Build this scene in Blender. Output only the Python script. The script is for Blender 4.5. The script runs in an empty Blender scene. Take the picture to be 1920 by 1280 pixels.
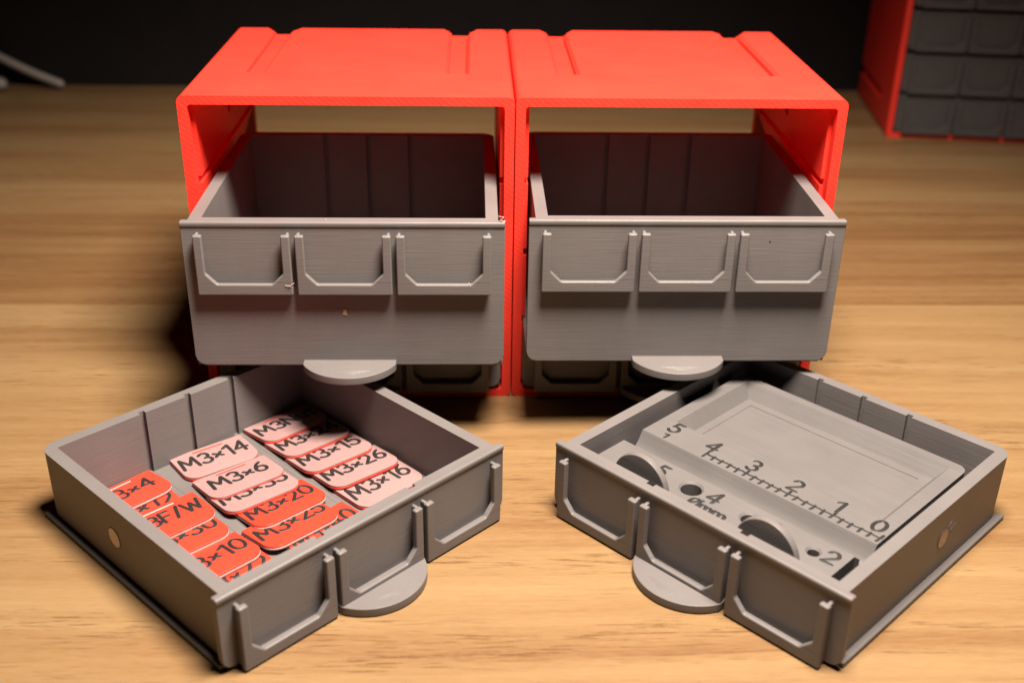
import bpy, bmesh, math, random
from mathutils import Vector, Matrix

MM = 0.001
random.seed(7)
scene = bpy.context.scene
col = scene.collection

# ------------------------------------------------------------------ camera
cam_data = bpy.data.cameras.new("camera")
cam = bpy.data.objects.new("camera", cam_data)
col.objects.link(cam)
scene.camera = cam
yaw, pitch, roll = 0.03666, -0.46902, 0.01634
fwd = Vector((math.sin(yaw) * math.cos(pitch), math.cos(yaw) * math.cos(pitch), math.sin(pitch)))
rgt = Vector((math.cos(yaw), -math.sin(yaw), 0))
upv = rgt.cross(fwd)
r2 = rgt * math.cos(roll) + upv * math.sin(roll)
u2 = -rgt * math.sin(roll) + upv * math.cos(roll)
rot = Matrix((r2, u2, -fwd)).transposed()
cam.matrix_world = Matrix.Translation(Vector((-8.889, -243.9, 138.83)) * MM) @ rot.to_4x4()
cam_data.sensor_width = 36
cam_data.lens = 39.82
cam_data.clip_start = 0.01
cam_data.clip_end = 20
cam_data.dof.use_dof = True
cam_data.dof.focus_distance = 0.236
cam_data.dof.aperture_fstop = 16.5

# ------------------------------------------------------------------ world, lamp, exposure
world = bpy.data.worlds.new("World")
scene.world = world
world.use_nodes = True
bg = world.node_tree.nodes["Background"]
bg.inputs[0].default_value = (1.0, 0.86, 0.74, 1)
bg.inputs[1].default_value = 0.004

# a shaded desk lamp above and in front of the cabinets, aimed at the drawers
lamp_data = bpy.data.lights.new("desk_lamp_light", 'SPOT')
lamp_data.energy = 21.0
lamp_data.color = (1.0, 0.87, 0.745)
lamp_data.shadow_soft_size = 54 * MM
lamp_data.spot_size = math.radians(104)
lamp_data.spot_blend = 0.7
lamp = bpy.data.objects.new("desk_lamp_light", lamp_data)
lamp.location = Vector((40, -98, 315)) * MM
lamp.rotation_euler = (Vector((6, -44, 0)) * MM - lamp.location).to_track_quat('-Z', 'Y').to_euler()
col.objects.link(lamp)

vs = scene.view_settings
vs.view_transform = 'Standard'
vs.look = 'None'
vs.exposure = 0.0
vs.gamma = 1.0
scene.cycles.max_bounces = 8
scene.cycles.diffuse_bounces = 5
scene.cycles.sample_clamp_indirect = 4.0


# ------------------------------------------------------------------ materials
def new_mat(name):
    m = bpy.data.materials.new(name)
    m.use_nodes = True
    nt = m.node_tree
    return m, nt, nt.nodes["Principled BSDF"]


def node(nt, typ, **kw):
    n = nt.nodes.new(typ)
    for k, v in kw.items():
        setattr(n, k, v)
    return n


def mm_coords(nt, scale=(1, 1, 1), rot=(0, 0, 0)):
    tc = node(nt, 'ShaderNodeTexCoord')
    mp = node(nt, 'ShaderNodeMapping')
    mp.inputs['Scale'].default_value = tuple(1000 * s for s in scale)
    mp.inputs['Rotation'].default_value = rot
    nt.links.new(tc.outputs['Object'], mp.inputs['Vector'])
    return mp.outputs['Vector']


def noise(nt, vec, scale=1.0, detail=3.0, rough=0.55):
    n = node(nt, 'ShaderNodeTexNoise')
    n.inputs['Scale'].default_value = scale
    n.inputs['Detail'].default_value = detail
    n.inputs['Roughness'].default_value = rough
    nt.links.new(vec, n.inputs['Vector'])
    return n.outputs['Fac']


def math_node(nt, op, a, b=None, clamp=False):
    n = node(nt, 'ShaderNodeMath', operation=op)
    n.use_clamp = clamp
    for i, v in enumerate((a, b)):
        if v is None:
            continue
        if isinstance(v, (int, float)):
            n.inputs[i].default_value = v
        else:
            nt.links.new(v, n.inputs[i])
    return n.outputs[0]


def ramp(nt, fac, stops):
    r = node(nt, 'ShaderNodeValToRGB')
    els = r.color_ramp.elements
    while len(els) < len(stops):
        els.new(0.5)
    for e, (p, c) in zip(els, stops):
        e.position = p
        e.color = (*c, 1) if len(c) == 3 else c
    nt.links.new(fac, r.inputs['Fac'])
    return r.outputs['Color']


def bump(nt, height, dist_mm, strength=1.0, normal=None):
    b = node(nt, 'ShaderNodeBump')
    b.inputs['Strength'].default_value = strength
    b.inputs['Distance'].default_value = dist_mm * MM
    nt.links.new(height, b.inputs['Height'])
    if normal is not None:
        nt.links.new(normal, b.inputs['Normal'])
    return b.outputs['Normal']


def printed(name, c_lo, c_hi, layer_axis, rough=0.42, bump_mm=0.05, hatch=False, trans=0.0):
    """Fused-filament plastic: fine layer lines across one axis, blotchy tone, small blobs."""
    m, nt, bs = new_mat(name)
    sc = [0.045, 0.045, 0.045]
    sc[layer_axis] = 2.6
    fine = [0.10, 0.10, 0.10]
    fine[layer_axis] = 5.0
    n1 = noise(nt, mm_coords(nt, sc), 1.0, 4, 0.6)
    n2 = noise(nt, mm_coords(nt, fine), 1.0, 2, 0.5)
    blot = noise(nt, mm_coords(nt, (0.09, 0.09, 0.09)), 1.0, 3, 0.5)
    grain = noise(nt, mm_coords(nt, (4, 4, 4)), 1.0, 2, 0.5)
    mixf = math_node(nt, 'ADD', math_node(nt, 'MULTIPLY', n1, 0.45), math_node(nt, 'MULTIPLY', blot, 0.55))
    nt.links.new(ramp(nt, mixf, [(0.32, c_lo), (0.68, c_hi)]), bs.inputs['Base Color'])
    h = math_node(nt, 'ADD', math_node(nt, 'MULTIPLY', n1, 0.8), math_node(nt, 'MULTIPLY', n2, 0.7))
    h = math_node(nt, 'ADD', h, math_node(nt, 'MULTIPLY', grain, 0.35))
    nrm = bump(nt, h, bump_mm)
    if hatch:
        # diagonal infill stitches on the faces that were printed uppermost (facing the opening)
        geo = node(nt, 'ShaderNodeNewGeometry')
        sep = node(nt, 'ShaderNodeSeparateXYZ')
        tco = node(nt, 'ShaderNodeTexCoord')
        nt.links.new(tco.outputs['Normal'], sep.inputs[0])
        facing = math_node(nt, 'GREATER_THAN', math_node(nt, 'ABSOLUTE', sep.outputs[1]), 0.9)
        w = node(nt, 'ShaderNodeTexWave', wave_type='BANDS', bands_direction='X')
        w.inputs['Scale'].default_value = 0.31
        w.inputs['Distortion'].default_value = 2.2
        w.inputs['Detail'].default_value = 1.5
        w.inputs['Detail Scale'].default_value = 1.2
        nt.links.new(mm_coords(nt, (1, 1, 1), (0, math.radians(52), 0)), w.inputs['Vector'])
        nrm = bump(nt, math_node(nt, 'MULTIPLY', w.outputs['Fac'], facing), 0.019, 1.0, nrm)
    nt.links.new(nrm, bs.inputs['Normal'])
    rr = math_node(nt, 'ADD', math_node(nt, 'MULTIPLY', grain, 0.25), rough - 0.12)
    nt.links.new(rr, bs.inputs['Roughness'])
    bs.inputs['Specular IOR Level'].default_value = 0.34
    if trans:
        # thin red plastic lets some light glow through
        tr = node(nt, 'ShaderNodeBsdfTranslucent')
        tr.inputs['Color'].default_value = (*c_hi, 1)
        nt.links.new(nrm, tr.inputs['Normal'])
        mixs = node(nt, 'ShaderNodeMixShader')
        mixs.inputs[0].default_value = trans
        out = nt.nodes['Material Output']
        nt.links.new(bs.outputs[0], mixs.inputs[1])
        nt.links.new(tr.outputs[0], mixs.inputs[2])
        nt.links.new(mixs.outputs[0], out.inputs['Surface'])
    return m


RED = printed("red_printed_plastic", (0.80, 0.038, 0.023), (0.86, 0.048, 0.030), 1, rough=0.46, bump_mm=0.035, hatch=True, trans=0.30)
GREY = printed("grey_printed_plastic", (0.106, 0.095, 0.093), (0.126, 0.115, 0.113), 2, rough=0.45, bump_mm=0.04)
GREY_TOP = printed("grey_printed_top", (0.088, 0.081, 0.080), (0.108, 0.100, 0.099), 1, rough=0.56, bump_mm=0.03)
GREY_DARK = printed("darkened_grey_printed_plastic", (0.046, 0.042, 0.042), (0.062, 0.057, 0.057), 2, rough=0.45, bump_mm=0.05)  # same drawer grey made darker, only for the rear cabinet's drawers
TAG_RED = printed("tag_red_plastic", (0.52, 0.034, 0.018), (0.58, 0.044, 0.024), 0, rough=0.33, bump_mm=0.02)
TAG_PINK = printed("tag_pink_white_plastic", (0.235, 0.138, 0.134), (0.265, 0.162, 0.157), 0, rough=0.50, bump_mm=0.03)
TAG_WHITE = printed("tag_white_edge_plastic", (0.38, 0.26, 0.24), (0.42, 0.30, 0.27), 2, rough=0.45, bump_mm=0.02)


def plain(name, c, rough=0.5, metallic=0.0, bump_mm=0.02, nscale=2.0):
    m, nt, bs = new_mat(name)
    n = noise(nt, mm_coords(nt), nscale, 3)
    lo = tuple(v * 0.8 for v in c)
    nt.links.new(ramp(nt, n, [(0.3, lo), (0.7, c)]), bs.inputs['Base Color'])
    bs.inputs['Roughness'].default_value = rough
    bs.inputs['Specular IOR Level'].default_value = 0.1 if rough > 0.75 else 0.4
    bs.inputs['Metallic'].default_value = metallic
    nt.links.new(bump(nt, n, bump_mm), bs.inputs['Normal'])
    return m


INK = plain("black_printed_filament", (0.012, 0.011, 0.011), 0.55)
MAGNET = plain("dull_magnet_face", (0.72, 0.60, 0.48), 0.6, 0.0)
FILLER = plain("filled_magnet_face", (0.50, 0.37, 0.29), 0.7, 0.0, 0.15, 1.2)
DARKHOLE = plain("dark_magnet_face", (0.05, 0.045, 0.045), 0.5)
HAIR = plain("stringing_filament", (0.5, 0.42, 0.38), 0.4)
FLAKE = plain("tan_flake", (0.42, 0.29, 0.18), 0.7)
WALL = plain("black_wall_paint", (0.012, 0.010, 0.010), 0.8, 0, 0.1, 0.05)
RAIL = plain("dark_grey_paint", (0.065, 0.058, 0.058), 0.6, 0, 0.1, 0.1)
STEEL = plain("pale_grey_metal", (0.27, 0.24, 0.22), 0.4, 0.0)

# wood laminate
WOOD, nt, bs = new_mat("oak_laminate")
tone = node(nt, 'ShaderNodeAttribute', attribute_type='OBJECT', attribute_name='tone')
shift = node(nt, 'ShaderNodeAttribute', attribute_type='OBJECT', attribute_name='shift')


def wood_vec(sx, sy, sz=1):
    v = mm_coords(nt, (sx, sy, sz))
    a = node(nt, 'ShaderNodeVectorMath', operation='ADD')
    nt.links.new(v, a.inputs[0])
    nt.links.new(shift.outputs['Vector'], a.inputs[1])
    return a.outputs[0]


# slow warp so that the grain wanders
warp = noise(nt, wood_vec(0.006, 0.012), 1.0, 2)
wv = node(nt, 'ShaderNodeCombineXYZ')
nt.links.new(math_node(nt, 'MULTIPLY', warp, 2.2), wv.inputs[1])


def warped(sx, sy):
    a = node(nt, 'ShaderNodeVectorMath', operation='ADD')
    nt.links.new(wood_vec(sx, sy), a.inputs[0])
    nt.links.new(wv.outputs[0], a.inputs[1])
    return a.outputs[0]


g_broad = noise(nt, warped(0.0035, 0.075), 1.0, 3, 0.5)
g_mid = noise(nt, warped(0.009, 0.30), 1.0, 5, 0.62)
g_fine = noise(nt, warped(0.28, 3.4), 1.0, 4, 0.7)
g_pore = noise(nt, warped(0.10, 1.9), 1.0, 5, 0.72)
f = math_node(nt, 'ADD', math_node(nt, 'MULTIPLY', g_broad, 0.38), math_node(nt, 'MULTIPLY', g_mid, 0.30))
f = math_node(nt, 'ADD', f, math_node(nt, 'MULTIPLY', g_fine, 0.24))
f = math_node(nt, 'ADD', f, tone.outputs['Fac'])
wc = ramp(nt, f, [(0.28, (0.080, 0.032, 0.012)), (0.42, (0.136, 0.068, 0.027)), (0.53, (0.182, 0.106, 0.046)), (0.68, (0.220, 0.140, 0.066))])
pmask = noise(nt, warped(0.02, 0.16), 1.0, 2, 0.5)
pore = math_node(nt, 'MULTIPLY', math_node(nt, 'SUBTRACT', g_pore, 0.56, True), 13.0, True)
pore = math_node(nt, 'MULTIPLY', pore, math_node(nt, 'MULTIPLY', math_node(nt, 'SUBTRACT', pmask, 0.38, True), 4.0, True))
mx = node(nt, 'ShaderNodeMix', data_type='RGBA', blend_type='MULTIPLY')
nt.links.new(pore, mx.inputs['Factor'])
nt.links.new(wc, mx.inputs['A'])
mx.inputs['B'].default_value = (0.66, 0.53, 0.40, 1)
nt.links.new(mx.outputs['Result'], bs.inputs['Base Color'])
bs.inputs['Roughness'].default_value = 0.46
bs.inputs['Specular IOR Level'].default_value = 0.22
hh = math_node(nt, 'SUBTRACT', math_node(nt, 'MULTIPLY', g_fine, 0.8), math_node(nt, 'MULTIPLY', pore, 0.8))
nt.links.new(bump(nt, hh, 0.06), bs.inputs['Normal'])


# ------------------------------------------------------------------ mesh helpers (all input in mm)
def box(bm, x0, x1, y0, y1, z0, z1):
    v = [bm.verts.new((x * MM, y * MM, z * MM)) for x in (x0, x1) for y in (y0, y1) for z in (z0, z1)]
    for q in ((0, 1, 3, 2), (4, 6, 7, 5), (0, 4, 5, 1), (2, 3, 7, 6), (0, 2, 6, 4), (1, 5, 7, 3)):
        bm.faces.new([v[i] for i in q])


def prism(bm, poly, axis, a, b, poly_b=None):
    """poly: 2D points in the plane across `axis`, extruded from a to b."""
    poly_b = poly_b or poly

    def P(p, t):
        c = list(p)
        c.insert(axis, t)
        return tuple(k * MM for k in c)
    A = [bm.verts.new(P(p, a)) for p in poly]
    B = [bm.verts.new(P(p, b)) for p in poly_b]
    n = len(A)
    bm.faces.new(A)
    bm.faces.new(B[::-1])
    for i in range(n):
        bm.faces.new((A[i], B[i], B[(i + 1) % n], A[(i + 1) % n]))


def circle_pts(cx, cy, r, n=32, a0=0.0, a1=360.0, closed=True):
    m = n if closed else n + 1
    return [(cx + r * math.cos(math.radians(a0 + (a1 - a0) * i / n)), cy + r * math.sin(math.radians(a0 + (a1 - a0) * i / n))) for i in range(m)]


def round_rect(x0, x1, y0, y1, radii, n=6):
    """radii: corners in order (x0,y0),(x1,y0),(x1,y1),(x0,y1)."""
    pts = []
    for (cx, cy, sx, sy, a), r in zip(((x0, y0, 1, 1, 180), (x1, y0, -1, 1, 270), (x1, y1, -1, -1, 0), (x0, y1, 1, -1, 90)), radii):
        if r <= 0:
            pts.append((cx, cy))
        else:
            pts += circle_pts(cx + sx * r, cy + sy * r, r, n, a, a + 90, False)
    return pts


def finish(me, angle=32):
    for p in me.polygons:
        p.use_smooth = True
    me.set_sharp_from_angle(angle=math.radians(angle))


def make_mesh(build, cuts=(), bevel=0.0, segs=2, name="mesh", solver='EXACT', weighted=True):
    """Build a bmesh, subtract cutters, bevel its edges; returns a finished mesh datablock."""
    def to_obj(fn):
        bm = bmesh.new()
        fn(bm)
        bmesh.ops.recalc_face_normals(bm, faces=bm.faces)
        me = bpy.data.meshes.new(name)
        for fc in bm.faces:
            fc.smooth = bool(bevel)
        bm.to_mesh(me)
        bm.free()
        o = bpy.data.objects.new("tmp", me)
        col.objects.link(o)
        return o
    o = to_obj(build)
    tmp = []
    for c in cuts:
        k = to_obj(c)
        tmp.append(k)
        md = o.modifiers.new("b", 'BOOLEAN')
        md.operation = 'DIFFERENCE'
        md.solver = solver
        md.object = k
    if bevel:
        md = o.modifiers.new("v", 'BEVEL')
        md.width = bevel * MM
        md.segments = segs
        md.limit_method = 'ANGLE'
        md.angle_limit = math.radians(40)
        md.miter_outer = 'MITER_ARC'
        if weighted:
            md = o.modifiers.new("n", 'WEIGHTED_NORMAL')
            md.weight = 90
            md.keep_sharp = False
    dg = bpy.context.evaluated_depsgraph_get()
    dg.update()
    me = bpy.data.meshes.new_from_object(o.evaluated_get(dg))
    for k in tmp + [o]:
        d = k.data
        bpy.data.objects.remove(k)
        bpy.data.meshes.remove(d)
    me.name = name
    if not (bevel and weighted):
        finish(me)
    return me


def part(name, me, mat, parent=None, loc=(0, 0, 0), rot=(0, 0, 0)):
    if not me.materials:
        me.materials.append(mat)
    o = bpy.data.objects.new(name, me)
    col.objects.link(o)
    o.location = Vector(loc) * MM
    o.rotation_euler = rot
    o.parent = parent
    return o


def thing(name, label, cat, loc=(0, 0, 0), rot=(0, 0, 0), group=None):
    o = bpy.data.objects.new(name, None)
    o.empty_display_size = 0.01
    col.objects.link(o)
    o.location = Vector(loc) * MM
    o.rotation_euler = rot
    o["label"] = label
    o["category"] = cat
    if group:
        o["group"] = group
    return o


def tubes(name, polylines, radius, flatten=1.0, z=0.0, res=2):
    """Rounded beads of filament along polylines (mm); each polyline is 2D or 3D."""
    cu = bpy.data.curves.new(name, 'CURVE')
    cu.dimensions = '3D'
    cu.bevel_depth = radius * MM
    cu.bevel_resolution = res
    cu.use_fill_caps = True
    runs = []
    for pl in polylines:
        P = [Vector((p[0], p[1], p[2] if len(p) > 2 else 0.0)) for p in pl]
        cur = [P[0]]
        for k in range(1, len(P)):
            cur.append(P[k])
            if k < len(P) - 1 and (P[k] - P[k - 1]).length > 1e-6 and (P[k + 1] - P[k]).length > 1e-6 and (P[k] - P[k - 1]).angle(P[k + 1] - P[k]) > math.radians(48):
                runs.append(cur)
                cur = [P[k]]
        runs.append(cur)
    for P in runs:
        d0 = (P[0] - P[1]).normalized() * radius
        d1 = (P[-1] - P[-2]).normalized() * radius
        pts = [(P[0] + d0 * 0.9, 0.35), (P[0] + d0 * 0.55, 0.8)] + [(p, 1.0) for p in P] + [(P[-1] + d1 * 0.55, 0.8), (P[-1] + d1 * 0.9, 0.35)]
        sp = cu.splines.new('POLY')
        sp.points.add(len(pts) - 1)
        for q, (pt, r) in zip(sp.points, pts):
            q.co = (pt.x * MM, pt.y * MM, pt.z * MM, 1)
            q.radius = r
    o = bpy.data.objects.new("tmp", cu)
    col.objects.link(o)
    dg = bpy.context.evaluated_depsgraph_get()
    dg.update()
    me = bpy.data.meshes.new_from_object(o.evaluated_get(dg))
    bpy.data.objects.remove(o)
    bpy.data.curves.remove(cu)
    for v in me.vertices:
        v.co.z = v.co.z * flatten + z * MM
    me.name = name
    finish(me, 60)
    return me


# ------------------------------------------------------------------ stroke lettering
def arc(cx, cy, rx, ry, a0, a1, n=12):
    return [(cx + rx * math.cos(math.radians(a0 + (a1 - a0) * i / n)), cy + ry * math.sin(math.radians(a0 + (a1 - a0) * i / n))) for i in range(n + 1)]


GLYPH = {
    'M': (0.84, [[(0, 0), (0.09, 1), (0.42, 0.30), (0.75, 1), (0.84, 0)]]),
    '3': (0.54, [arc(0.25, 0.745, 0.245, 0.245, 150, -85) + arc(0.26, 0.265, 0.275, 0.265, 80, -150)]),
    'x': (0.42, [[(0.02, 0.22), (0.40, 0.58)], [(0.02, 0.58), (0.40, 0.22)]]),
    '0': (0.60, [arc(0.30, 0.5, 0.29, 0.49, 90, 450, 22)]),
    '1': (0.34, [[(0.0, 0.80), (0.30, 1.0), (0.30, 0.0)]]),
    '2': (0.56, [arc(0.27, 0.72, 0.255, 0.27, 165, -35) + [(0.02, 0.02), (0.56, 0.02)]]),
    '4': (0.62, [[(0.45, 0.0), (0.45, 0.98), (0.0, 0.30), (0.62, 0.30)]]),
    '5': (0.54, [[(0.50, 0.98), (0.12, 0.98), (0.07, 0.56)] + arc(0.24, 0.32, 0.29, 0.31, 115, -150)]),
    '6': (0.56, [[(0.46, 0.98), (0.24, 0.82), (0.08, 0.55), (0.02, 0.32)] + arc(0.28, 0.29, 0.265, 0.28, 180, 540, 20)]),
    'F': (0.50, [[(0, 0), (0, 1), (0.50, 1)], [(0, 0.54), (0.42, 0.54)]]),
    '/': (0.40, [[(0.0, -0.05), (0.36, 1.05)]]),
    'W': (0.95, [[(0, 1), (0.23, 0), (0.475, 0.82), (0.72, 0), (0.95, 1)]]),
    'N': (0.66, [[(0, 0), (0, 1), (0.64, 0), (0.64, 1)]]),
    'u': (0.46, [[(0, 0.64), (0, 0.22)] + arc(0.21, 0.22, 0.21, 0.21, 180, 360, 8) + [(0.42, 0.64)], [(0.42, 0.3), (0.44, 0.0)]]),
    't': (0.36, [[(0.14, 0.90), (0.14, 0.16), (0.22, 0.03), (0.36, 0.02)], [(0, 0.64), (0.34, 0.64)]]),
    'm': (0.78, [[(0, 0), (0, 0.62)], [(0, 0.36)] + arc(0.19, 0.42, 0.19, 0.20, 160, 0, 7) + [(0.38, 0)], [(0.38, 0.36)] + arc(0.57, 0.42, 0.19, 0.20, 160, 0, 7) + [(0.76, 0)]]),
    'O': (0.66, [arc(0.33, 0.45, 0.31, 0.42, 90, 450, 22), [(0.04, 0.0), (0.62, 0.92)]]),
}


def text_lines(s, h, cx, cy, gap=0.20, jit=0.03):
    wid = sum(GLYPH[c][0] for c in s) + gap * (len(s) - 1)
    x = -wid / 2
    out = []
    for c in s:
        w, strokes = GLYPH[c]
        dy = random.uniform(-0.02, 0.02)
        for st in strokes:
            out.append([(cx + (x + px) * h + random.uniform(-jit, jit), cy + (py - 0.5 + dy) * h + random.uniform(-jit, jit)) for px, py in st])
        x += w + gap
    return out


# ------------------------------------------------------------------ the table and what closes the back
seams = [-335.7, -257.9, -180.1, -102.3, -24.5, 53.3, 131.1, 208.9, 301.0]
X0, X1 = -700, 700
table_me = make_mesh(lambda bm: box(bm, X0, X1, seams[0], seams[-1], -18, -2.0), name="tabletop")
table = part("tabletop", table_me, WOOD)
table["kind"] = "structure"
table["tone"] = 0.0
tones = [0.04, 0.04, 0.11, 0.085, 0.09, 0.005, 0.075, 0.07]
for i in range(len(seams) - 1):
    me = make_mesh(lambda bm: box(bm, X0, X1, 0.02, seams[i + 1] - seams[i] - 0.02, -2.0 + 0.01, 0.0), bevel=0.04, segs=1, name="plank")
    o = part("plank", me, WOOD, table, (0, seams[i], 0))
    o["tone"] = tones[i]
    o["shift"] = (3.7 * i + 1.3, 11.9 * i, 5.1 * i)

wall = part("wall", make_mesh(lambda bm: box(bm, -900, 900, 302.5, 330, -250, 700), name="wall"), WALL)
wall["kind"] = "structure"

# ------------------------------------------------------------------ the red cabinets
CW, CH, CD = 73.35, 74.6, 71.1      # outer width, height, depth
HX = CW / 2
ROWS = (2.05, 19.07, 36.6, 54.05)   # runner heights inside


def cab_cuts():
    cuts = []
    # front mouth, then the inside between the runner pads
    cuts.append(lambda bm: prism(bm, round_rect(-HX + 2.15, HX - 2.15, 2.0, CH - 1.95, (0.8,) * 4, 4), 1, -1, 2.8))
    cuts.append(lambda bm: box(bm, -HX + 3.05, HX - 3.05, 2.6, CD + 1, 2.0, CH - 1.95))

    def grooves(bm):
        for z in ROWS:
            box(bm, -HX + 2.2, HX - 2.2, 2.5, CD - 3, z - 0.12, z + 1.55)
    cuts.append(grooves)

    def lugs(bm):   # dovetail slots on the top, underside and both flanks, flared at the back end
        for c in (-23.8, 23.8):
            prism(bm, [(c - 2.1, CH - 1.75), (c + 2.1, CH - 1.75), (c + 2.15, CH - 0.75), (c + 3.4, CH + 0.5), (c - 3.4, CH + 0.5), (c - 2.15, CH - 0.75)], 1, 21.2, CD + 1)
            prism(bm, [(c - 2.1, -1), (c + 2.1, -1), (c + 2.1, 1.2), (c - 2.1, 1.2)], 1, 21.6, CD + 1)
    cuts.append(lugs)

    def flare(bm):
        for c in (-23.8, 23.8):
            a = [(c - 2.1, CH - 1.76), (c + 2.1, CH - 1.76), (c + 2.0, CH + 0.5), (c - 2.0, CH + 0.5)]
            b = [(c - 2.2, CH - 1.76), (c + 2.2, CH - 1.76), (c + 5.3, CH + 0.5), (c - 5.3, CH + 0.5)]
            prism(bm, a, 1, CD - 6, CD + 0.5, b)
    cuts.append(flare)

    def flank(bm):
        for c in (13.0, CH - 13.0):
            prism(bm, [(-HX - 1, c - 2.1), (-HX + 1.2, c - 2.1), (-HX + 1.2, c + 2.1), (-HX - 1, c + 2.1)], 1, 21.6, CD + 1)
            prism(bm, [(HX - 1.2, c - 2.1), (HX + 1, c - 2.1), (HX + 1, c + 2.1), (HX - 1.2, c + 2.1)], 1, 21.6, CD + 1)
    cuts.append(flank)

    def sockets(bm):
        for z in ROWS:
            for s in (-1, 1):
                prism(bm, circle_pts(37.7, z + 8.0, 1.6, 20), 0, s * (HX - 2.4), s * (HX - 3.4))
    cuts.append(sockets)
    return cuts


cab_me = make_mesh(lambda bm: prism(bm, round_rect(-HX, HX, 0, CH, (1.5,) * 4, 6), 1, 0, CD), cab_cuts(), bevel=0.36, segs=3, name="cabinet_shell")
sock_me = {s: make_mesh(lambda bm: prism(bm, circle_pts(0, 0, 1.58, 20), 0, 0, s * 0.3), name="magnet") for s in (-1, 1)}


def cabinet(label, loc, rotz, group=None):
    t = thing("storage_cabinet", label, "cabinet", loc, (0, 0, rotz), group)
    part("shell", cab_me, RED, t)
    for s in (-1, 1):
        part("magnet", sock_me[s], DARKHOLE, t, (s * (HX - 2.72), 37.7, ROWS[3] + 8.0))
    return t


# ------------------------------------------------------------------ the grey drawers
FWH, BW, IN = 34.0, 32.55, 29.9        # half widths: front plate, body, inside
DD = 65.1
ZB = 0.7
TAPER = 0.0


def body_mesh(h):
    def build(bm):
        prism(bm, round_rect(-BW, BW, 1.1, DD, (0, 0, 3.4, 3.4), 8), 2, 0.0, h - 0.04)

    def hollow(bm):
        box(bm, -IN, IN, 2.7, 62.45, 1.3, h + 1)

    def slots(bm):
        for x in ((-10.9, 10.9) if h < 20 else ()):
            box(bm, x - 0.85, x + 0.85, 1.75, 2.8, 1.25, h + 1)
        for x in (-10.9, 0, 10.9):
            box(bm, x - 0.62, x + 0.62, 62.3, 63.5, 1.25, h + 1)
    return make_mesh(build, [hollow, slots], bevel=0.16, segs=2, name="drawer_body")


def panel_mesh(h):
    def build(bm):
        prism(bm, round_rect(-FWH, FWH, ZB, h, (2.3, 2.3, 0.3, 0.3), 3), 1, 0.0, 1.4)
        prism(bm, [(-0.22, h - 1.0), (-0.22, h - 0.25), (0.05, h + 0.03), (0.9, h + 0.03), (0.9, h - 1.5), (0.05, h - 1.4)], 0, -FWH + 0.03, FWH - 0.03)
    return make_mesh(build, bevel=0.18, segs=2, name="front_panel")


def holder_mesh():
    w, hh = 10.05, 13.5

    def build(bm):
        stem = [(-w + 0.25, 0.25), (w - 0.25, 0.25), (w - 0.25, hh), (w - 1.0, hh), (w - 1.0, 1.5), (-w + 1.0, 1.5), (-w + 1.0, hh), (-w + 0.25, hh)]
        prism(bm, stem, 1, 0.3, -1.2)
        lip = [(-w, 0), (w, 0), (w, hh - 0.02), (w - 1.9, hh - 0.02), (w - 1.9, 4.9), (w - 4.2, 2.5), (-w + 4.2, 2.5), (-w + 1.9, 4.9), (-w + 1.9, hh - 0.02), (-w, hh - 0.02)]
        prism(bm, lip, 1, -1.0, -2.25)
    return make_mesh(build, bevel=0.32, segs=3, name="label_holder")


def tab_mesh():
    R = 11.2
    a = math.degrees(math.asin(10.2 / R))
    pts = circle_pts(0, -8.6 + R, R, 28, 270 - a, 270 + a, False)
    pts = [(-10.2, 0.5)] + pts + [(10.2, 0.5)]

    def build(bm):
        prism(bm, pts, 2, 0.22, 1.95)
    return make_mesh(build, bevel=0.15, segs=2, name="handle_tab")


def ridge_lines():
    ls = []
    for k in range(5):
        y = -5.2 - 0.45 * k
        wdt = 5.4 - 1.05 * k
        ls.append([(-wdt + 1.5 + random.uniform(-.4, .4), y), (0.4, y - 0.12), (wdt - 0.6, y + 0.05)])
    return ls


H1, H2 = 16.16, 34.44
BODY = {H1: body_mesh(H1), H2: body_mesh(H2)}
PANEL = {H1: panel_mesh(H1), H2: panel_mesh(H2)}
HOLDER = holder_mesh()
TAB = tab_mesh()
RUN = {s: make_mesh(lambda bm: box(bm, s * 32.3, s * 33.9, 1.5, DD - 0.05, 0.0, 1.15), bevel=0.2, name="side_runner") for s in (-1, 1)}
MAG = {s: make_mesh(lambda bm: prism(bm, circle_pts(0, 0, 2.1, 28), 0, -0.5, 0.5), bevel=0.06, name="magnet") for s in (-1, 1)}
RIDGE = tubes("print_ridges", ridge_lines(), 0.11, 0.5, 1.95)
GROOVES = make_mesh(lambda bm: [box(bm, x - 0.10, x + 0.10, 3, 62, 1.28, 1.36) for x in (-10.3, -11.5, 10.3, 11.5)], name="floor_seams")


BODY_D = {k: v.copy() for k, v in BODY.items()}
PANEL_D = {k: v.copy() for k, v in PANEL.items()}
RUN_D = {k: v.copy() for k, v in RUN.items()}
HOLDER_D = HOLDER.copy()


def drawer(h, label, loc, rotz=0.0, group=None, fine=True):
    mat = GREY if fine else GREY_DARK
    t = thing("drawer", label, "drawer", loc, (0, 0, rotz), group)
    b = part("body", (BODY if fine else BODY_D)[h], mat, t)
    for s in (-1, 1):
        part("side_runner", (RUN if fine else RUN_D)[s], mat, t)
    part("front_panel", (PANEL if fine else PANEL_D)[h], mat, t)
    for c in (-21.1, 0.0, 21.1):
        part("label_holder", HOLDER if fine else HOLDER_D, mat, t, (c, 0, h - 2.35 - 13.5))
    if fine:
        tb = part("handle_tab", TAB, mat, t)
        part("print_ridges", RIDGE, mat, tb)
        part("floor_seams", GROOVES, mat, b)
    return t


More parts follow.
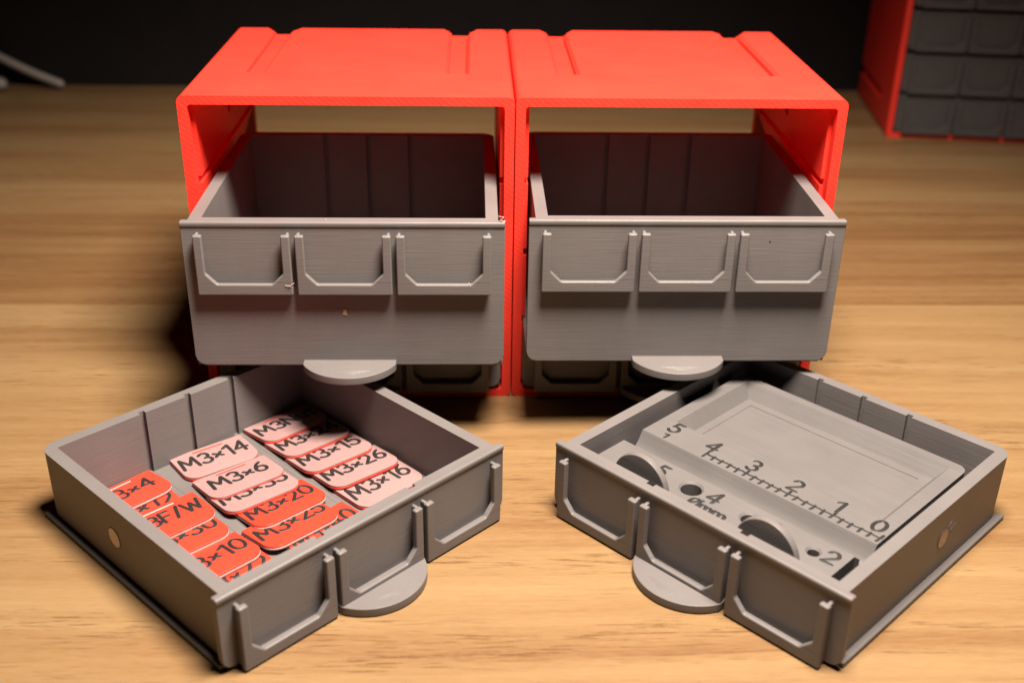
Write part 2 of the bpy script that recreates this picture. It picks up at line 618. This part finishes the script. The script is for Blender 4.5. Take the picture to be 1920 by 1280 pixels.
A_L, A_R = 0.77798, -0.82196
XC = 73.5 / 2
cabinet("bright red open-backed cabinet behind the drawer full of tags", (-XC - 0.08, 0, 0), 0, "pair of red cabinets side by side")
cabinet("bright red open-backed cabinet behind the drawer with the ruler block", (XC + 0.08, 0, 0), 0, "pair of red cabinets side by side")

d_ul = drawer(H2, "tall empty grey drawer pulled out above the tag drawer, tan flake on its front", (-36.53, -20.53, ROWS[1]), 0, "tall pulled-out drawers")
d_ur = drawer(H2, "tall empty grey drawer pulled out above the drawer with the ruler block", (36.6, -18.78, ROWS[1]), 0, "tall pulled-out drawers")
drawer(H1, "low grey drawer closed in the bottom row, behind the drawer full of tags", (-36.7, -0.3, ROWS[0]), 0, "closed bottom drawers")
drawer(H1, "low grey drawer closed in the bottom row, behind the drawer with the ruler block", (36.7, -0.3, ROWS[0]), 0, "closed bottom drawers")
d_tl = drawer(H1, "low grey drawer on the wood filled with red and pale pink tags", (-27.35, -72.21, 0), A_L, "low drawers taken out onto the table")
d_tr = drawer(H1, "low grey drawer on the wood holding a grey ruler block", (30.82, -71.97, 0), A_R, "low drawers taken out onto the table")
m = part("magnet", MAG[-1], MAGNET, d_tl, (-BW + 0.44, 37.2, 8.6))
m = part("magnet", MAG[1].copy(), FILLER, d_tr, (BW - 0.44, 37.8, 8.5))
m.data.materials.clear()
m.data.materials.append(FILLER)

for dr, sx, yy, zz in ((d_tl, -1, 37.2, 8.6), (d_tr, 1, 37.8, 8.5)):
    part("socket_gap", tubes("socket_gap", [[(sx * (BW + 0.02), yy + 2.12 * math.cos(k * math.pi / 16), zz + 2.12 * math.sin(k * math.pi / 16)) for k in range(33)]], 0.10, 1.0, 0, 1), DARKHOLE, dr)

# loose bits of print waste stuck to the tall drawer
flake_me = make_mesh(lambda bm: prism(bm, [(-0.5, -0.2), (-0.3, -0.65), (0.15, -0.5), (0.45, -0.95), (0.5, -0.25), (0.3, 0.2), (0.38, 0.6), (-0.1, 0.75), (-0.45, 0.85), (-0.25, 0.3)], 1, -0.14, 0.06), name="flake")
part("flake", flake_me, FLAKE, d_ul, (-0.6, 0, 13.6))


def curl(x, y, z, n, r, up):
    pts = []
    a = random.uniform(0, 6)
    for i in range(n):
        a += random.uniform(0.25, 0.75)
        pts.append((x + r * math.cos(a) * (0.5 + i / n), y + r * 0.5 * math.sin(a), z + up * i / n + 0.35 * r * math.sin(a * 1.3)))
    return pts


for pl in ([curl(33.1, 0.3, 34.4, 16, 0.5, 1.7), curl(33.6, 0.2, 34.3, 12, 0.45, 0.9), curl(-3.5, 0.8, 34.4, 7, 0.3, 0.6), [(32.6, .5, 34.5), (32.9, .3, 34.62), (33.6, .4, 34.55), (34.1, .3, 34.75)],
            [(-11.0, -2.0, 20.3), (-11.6, -2.5, 20.9), (-12.6, -2.35, 21.0)], [(-12.5, -2.1, 20.4), (-11.4, -2.45, 21.1), (-10.7, -2.2, 21.5)], [(26.3, -2.05, 21.6), (26.6, -2.3, 20.9), (26.9, -2.1, 20.2)]]):
    part("plastic_string", tubes("plastic_string", [pl], 0.045, 1.0, 0, 1), HAIR, d_ul)
speck_me = make_mesh(lambda bm: prism(bm, circle_pts(0, 0, 0.2, 10), 1, -0.03, 0.05), name="speck")
part("speck", speck_me, INK, d_ur, (17.9, 0, 29.6))
scr_me = tubes("scuffs", [[(BW + 0.01, 37.8 + 2.0 * math.cos(a) * 1.05, 8.5 + 2.15 * math.sin(a)) for a in [0.5 + 0.14 * k for k in range(22)]],
                          [(BW + .02, 39.0, 10.3), (BW + .1, 39.5, 11.0), (BW + .03, 40.2, 11.4)], [(BW + .02, 40.0, 9.0), (BW + .02, 42.2, 10.0)], [(BW + .02, 39.9, 8.2), (BW + .02, 42.6, 9.5)]], 0.06, 1.0, 0, 1)
part("scuffs", scr_me, GREY, d_tr)

# ------------------------------------------------------------------ the tags
TW, TL_ = 17.2, 11.0
tag_outline = round_rect(-TW / 2, TW / 2, -TL_ / 2, TL_ / 2, (3.0, 3.0, 0.25, 0.25), 6)
T_BASE = make_mesh(lambda bm: prism(bm, tag_outline, 2, 0.0, 0.5), bevel=0.06, segs=1, name="tag_base")
face_outline = [(x * 0.997, y * 0.997) for x, y in tag_outline]
T_FACE = make_mesh(lambda bm: prism(bm, face_outline, 2, 0.46, 0.92), bevel=0.10, segs=2, name="tag_face")
T_BASE_R, T_BASE_W = T_BASE, T_BASE.copy()
T_FACE_R, T_FACE_W = T_FACE, T_FACE.copy()
SLOT_R = make_mesh(lambda bm: prism(bm, round_rect(-3.6, 3.6, -0.22, 0.22, (0.2,) * 4, 4), 2, 0.80, 0.945), name="slot_line")
SLOT_W = SLOT_R.copy()
to_tl = Matrix.Translation(Vector((-27.35, -72.21, 0))) @ Matrix.Rotation(A_L, 4, 'Z')


def tag(text, shown, red, x, rear, rz, tilt, z, slot=True, tilt_y=0.0):
    """x = centre, rear = rear edge, both in the drawer's own frame (mm); tilt lifts the front edge."""
    colour = "red" if red else "pale pink"
    t = thing("label_tag", f"{colour} tag reading {shown} in the drawer of tags", "tag", group="tags in the drawer")
    M = to_tl @ Matrix.Translation(Vector((x, rear, z))) @ Matrix.Rotation(math.radians(rz), 4, 'Z') @ Matrix.Rotation(math.radians(-tilt), 4, 'X') @ Matrix.Rotation(math.radians(tilt_y), 4, 'Y') @ Matrix.Translation(Vector((0, -TL_ / 2, 0)))
    t.matrix_world = Matrix.Translation(M.to_translation() * MM) @ M.to_3x3().to_4x4()
    part("base", T_BASE_W if red else T_BASE_R, TAG_WHITE if red else TAG_RED, t)
    part("face", T_FACE_R if red else T_FACE_W, TAG_RED if red else TAG_PINK, t)
    wid = sum(GLYPH[c][0] for c in text) + 0.2 * (len(text) - 1)
    hgt = min(4.3, 15.2 / wid)
    part("lettering", tubes("lettering", text_lines(text, hgt, 0.0, 0.9), 0.41, 0.28, 0.93), INK, t)
    if slot:
        part("slot_line", SLOT_R if red else SLOT_W, TAG_WHITE if red else TAG_RED, t, (0, 4.3, 0))
    return t


Z0 = 1.42
TI = 6.2
# the column along the far side: each tag leans on the next
tag("M3Nut", "M3Nut", False, 21.0, 62.0, -1, TI, Z0)
tag("M3x24", "M3x24", False, 20.9, 53.4, -3, TI, Z0, False)
tag("M3x15", "M3x15", False, 20.6, 45.0, -5, TI, Z0, False)
tag("M3x26", "M3x26", False, 20.9, 36.6, -5, TI, Z0, False)
tag("M3x16", "M3x16", False, 20.6, 28.6, -1, 0.5, Z0, False)
# middle column
tag("M3x14", "M3x14", False, 2.2, 62.0, -8, 0.6, Z0)
tag("M3x6", "M3x6", False, 0.9, 50.8, -6, TI, Z0)
tag("M3x35", "M3x35", False, 0.2, 44.6, -5, TI, Z0, False)
tag("M3x20", "M3x20", True, 1.0, 36.6, -2, TI, Z0, False)
tag("M3x25", "M3x25", True, -1.6, 29.6, -1, TI, Z0, False)
tag("M3x40", "M3x40", True, 1.8, 23.4, 3, 0.5, Z0, False)
# column along the near side wall
tag("M3x4", "M3x4", True, -20.2, 62.0, 2, TI, Z0)
tag("M3x12", "M3x12", True, -20.4, 55.4, -6, 0.5, Z0, False)
tag("M3F/W", "M3F/W", True, -18.7, 47.6, -2, 1.6, Z0 + 1.0)
tag("M3x30", "M3x30", True, -19.8, 41.0, -2, 4.6, Z0, False)
tag("M3x10", "M3x10", True, -19.7, 30.6, 0, TI, Z0, False)
tag("M3x22", "M3x22", True, -19.6, 23.3, 1, 0.6, Z0, False)

# ------------------------------------------------------------------ the ruler and hole gauge block
ZT = 13.0
IX = 27.7


def g_build(bm):
    prism(bm, round_rect(-IX, IX, 3.2, 57.4, (0.4, 0.4, 2.2, 2.2), 6), 2, 1.32, ZT)


def g_trough(bm):
    # concave valley between the hole strip and the ruler edge
    prof = [(14.6, ZT + 1), (14.6, ZT - 4.2), (15.2, ZT - 4.8), (16.4, ZT - 4.6), (17.6, ZT - 4.0), (18.8, ZT - 3.0), (19.8, ZT - 1.7), (20.4, ZT - 0.6), (20.8, ZT), (20.9, ZT + 1)]
    prism(bm, prof, 0, -IX - 1, IX + 1)


def g_recess(bm):
    a = [(-22.6, 30.6), (22.6, 30.6), (22.6, 53.0), (-22.6, 53.0)]
    b = [(-24.9, 28.4), (24.9, 28.4), (24.9, 55.5), (-24.9, 55.5)]
    prism(bm, a, 2, ZT - 3.0, ZT + 0.2, b)


def g_step(bm):
    box(bm, -20.6, 20.6, 32.6, 51.0, ZT - 3.13, ZT - 1)


HOLES = ((-21.0, 2.6, '5'), (-6.9, 2.12, '4'), (6.8, 1.65, '3'), (20.7, 1.12, '2'))


def g_holes(bm):
    for x, r, _ in HOLES:
        prism(bm, circle_pts(x, 10.5, r, 28), 2, 3.0, ZT + 1)


def g_sinks(bm):
    for x, r, _ in HOLES:
        prism(bm, circle_pts(x, 10.5, r - 0.1, 28), 2, ZT - 0.5, ZT + 0.3, circle_pts(x, 10.5, r + 0.75, 28))


def g_side(bm):   # the hole strip is a little shorter than the ruler
    box(bm, 26.7, IX + 1, 2.0, 14.5, 5.0, ZT + 1)


gauge = thing("ruler_block", "grey block with five-centimetre ruler and drill gauge holes inside a drawer", "gauge block", (30.82 - 0.3 * math.cos(A_R), -71.97 - 0.3 * math.sin(A_R), 0), (0, 0, A_R))
part("block", make_mesh(g_build, [g_trough, g_recess, g_step, g_holes, g_sinks, g_side], bevel=0.10, segs=2, name="gauge_block", weighted=False), GREY_TOP, gauge)
PULL = make_mesh(lambda bm: prism(bm, circle_pts(0, 0, 6.6, 48), 1, -0.75, 0.75), bevel=0.25, segs=2, name="finger_pull")
for x in (-15.3, 14.2):
    part("finger_pull", PULL, GREY, gauge, (x, 5.3, 12.4))

ticks = [[(-23.2, 23.0), (-22.4, 23.2), (-22.5, 21.5)]]
cm = {0: 27.1, 1: 17.2, 2: 7.3, 3: -2.6, 4: -12.5}
for k in range(21):
    x = 27.1 - 1.98 * k
    top = 24.1 if k % 5 == 0 else 23.2
    low = 21.5 + random.uniform(-0.1, 0.25)
    ticks.append([(x + random.uniform(-.12, .12), top), (x, 22.8), (x + random.uniform(-.25, .1), low)])
line = [(27.3, 22.9)]
for k in range(42):
    line.append((27.1 - 0.99 * k, 22.9 + random.uniform(-.16, .16)))
ticks.append(line[:-1])
part("ruler_marks", tubes("ruler_marks", ticks, 0.29, 0.3, ZT), INK, gauge)
for s, x in (('5', -23.0), ('4', -13.0), ('3', -3.0), ('2', 6.9), ('1', 16.5), ('0', 25.1)):
    part("digit", tubes("digit", text_lines(s, 3.9, x, 26.3), 0.40, 0.3, ZT), INK, gauge)
for s, x in (('5', -14.9), ('4', -1.7), ('3', 11.6), ('2', 24.0)):
    part("digit", tubes("digit", text_lines(s, 3.9, x, 11.2), 0.40, 0.3, ZT), INK, gauge)
part("lettering", tubes("lettering", text_lines("Omm", 3.3, -0.6, 7.2, 0.14, 0.06), 0.40, 0.3, ZT), INK, gauge)

# ------------------------------------------------------------------ behind: another cabinet with four closed drawers, two pale cables
BA = math.radians(-7.6)
bx, by = 166.7, 223.1


def bgp(lx, ly):
    return (bx + (lx + HX) * math.cos(BA) - ly * math.sin(BA), by + (lx + HX) * math.sin(BA) + ly * math.cos(BA))


cabinet("dim red cabinet with four grey drawers standing at the back of the table", (*bgp(0, 0), 0), BA)
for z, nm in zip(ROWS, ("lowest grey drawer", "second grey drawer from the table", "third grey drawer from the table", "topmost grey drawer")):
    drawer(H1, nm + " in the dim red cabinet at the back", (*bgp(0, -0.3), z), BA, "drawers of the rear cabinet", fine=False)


def strand(pts, radius):
    """Smooth path through a few control points."""
    out = []
    n = len(pts)
    for i in range(n - 1):
        p0, p1, p2, p3 = (Vector(pts[max(0, min(n - 1, j))]) for j in (i - 1, i, i + 1, i + 2))
        for k in range(8):
            t = k / 8
            out.append(0.5 * ((2 * p1) + (p2 - p0) * t + (2 * p0 - 5 * p1 + 4 * p2 - p3) * t * t + (3 * p1 - p0 - 3 * p2 + p3) * t ** 3))
    out.append(Vector(pts[-1]))
    return tubes("cable", [out], radius, 1.0, 0, 3)


for pts, rad, lab in (([(-204, 293, 2.6), (-219, 293.5, 9.0), (-237, 295, 18), (-258, 297, 30), (-285, 299, 36)], 1.9, "long thin pale cable rising in a slight curve behind the wood table edge"),
                      ([(-230, 289, 3.4), (-244, 290, 6.0), (-262, 292, 12), (-290, 296, 18)], 3.0, "short thick pale cable end beside the long thin curved cable")):
    o = part("cable", strand(pts, rad), STEEL)
    o["label"] = lab
    o["category"] = "cable"
    o["group"] = "pale cables at the back of the table"
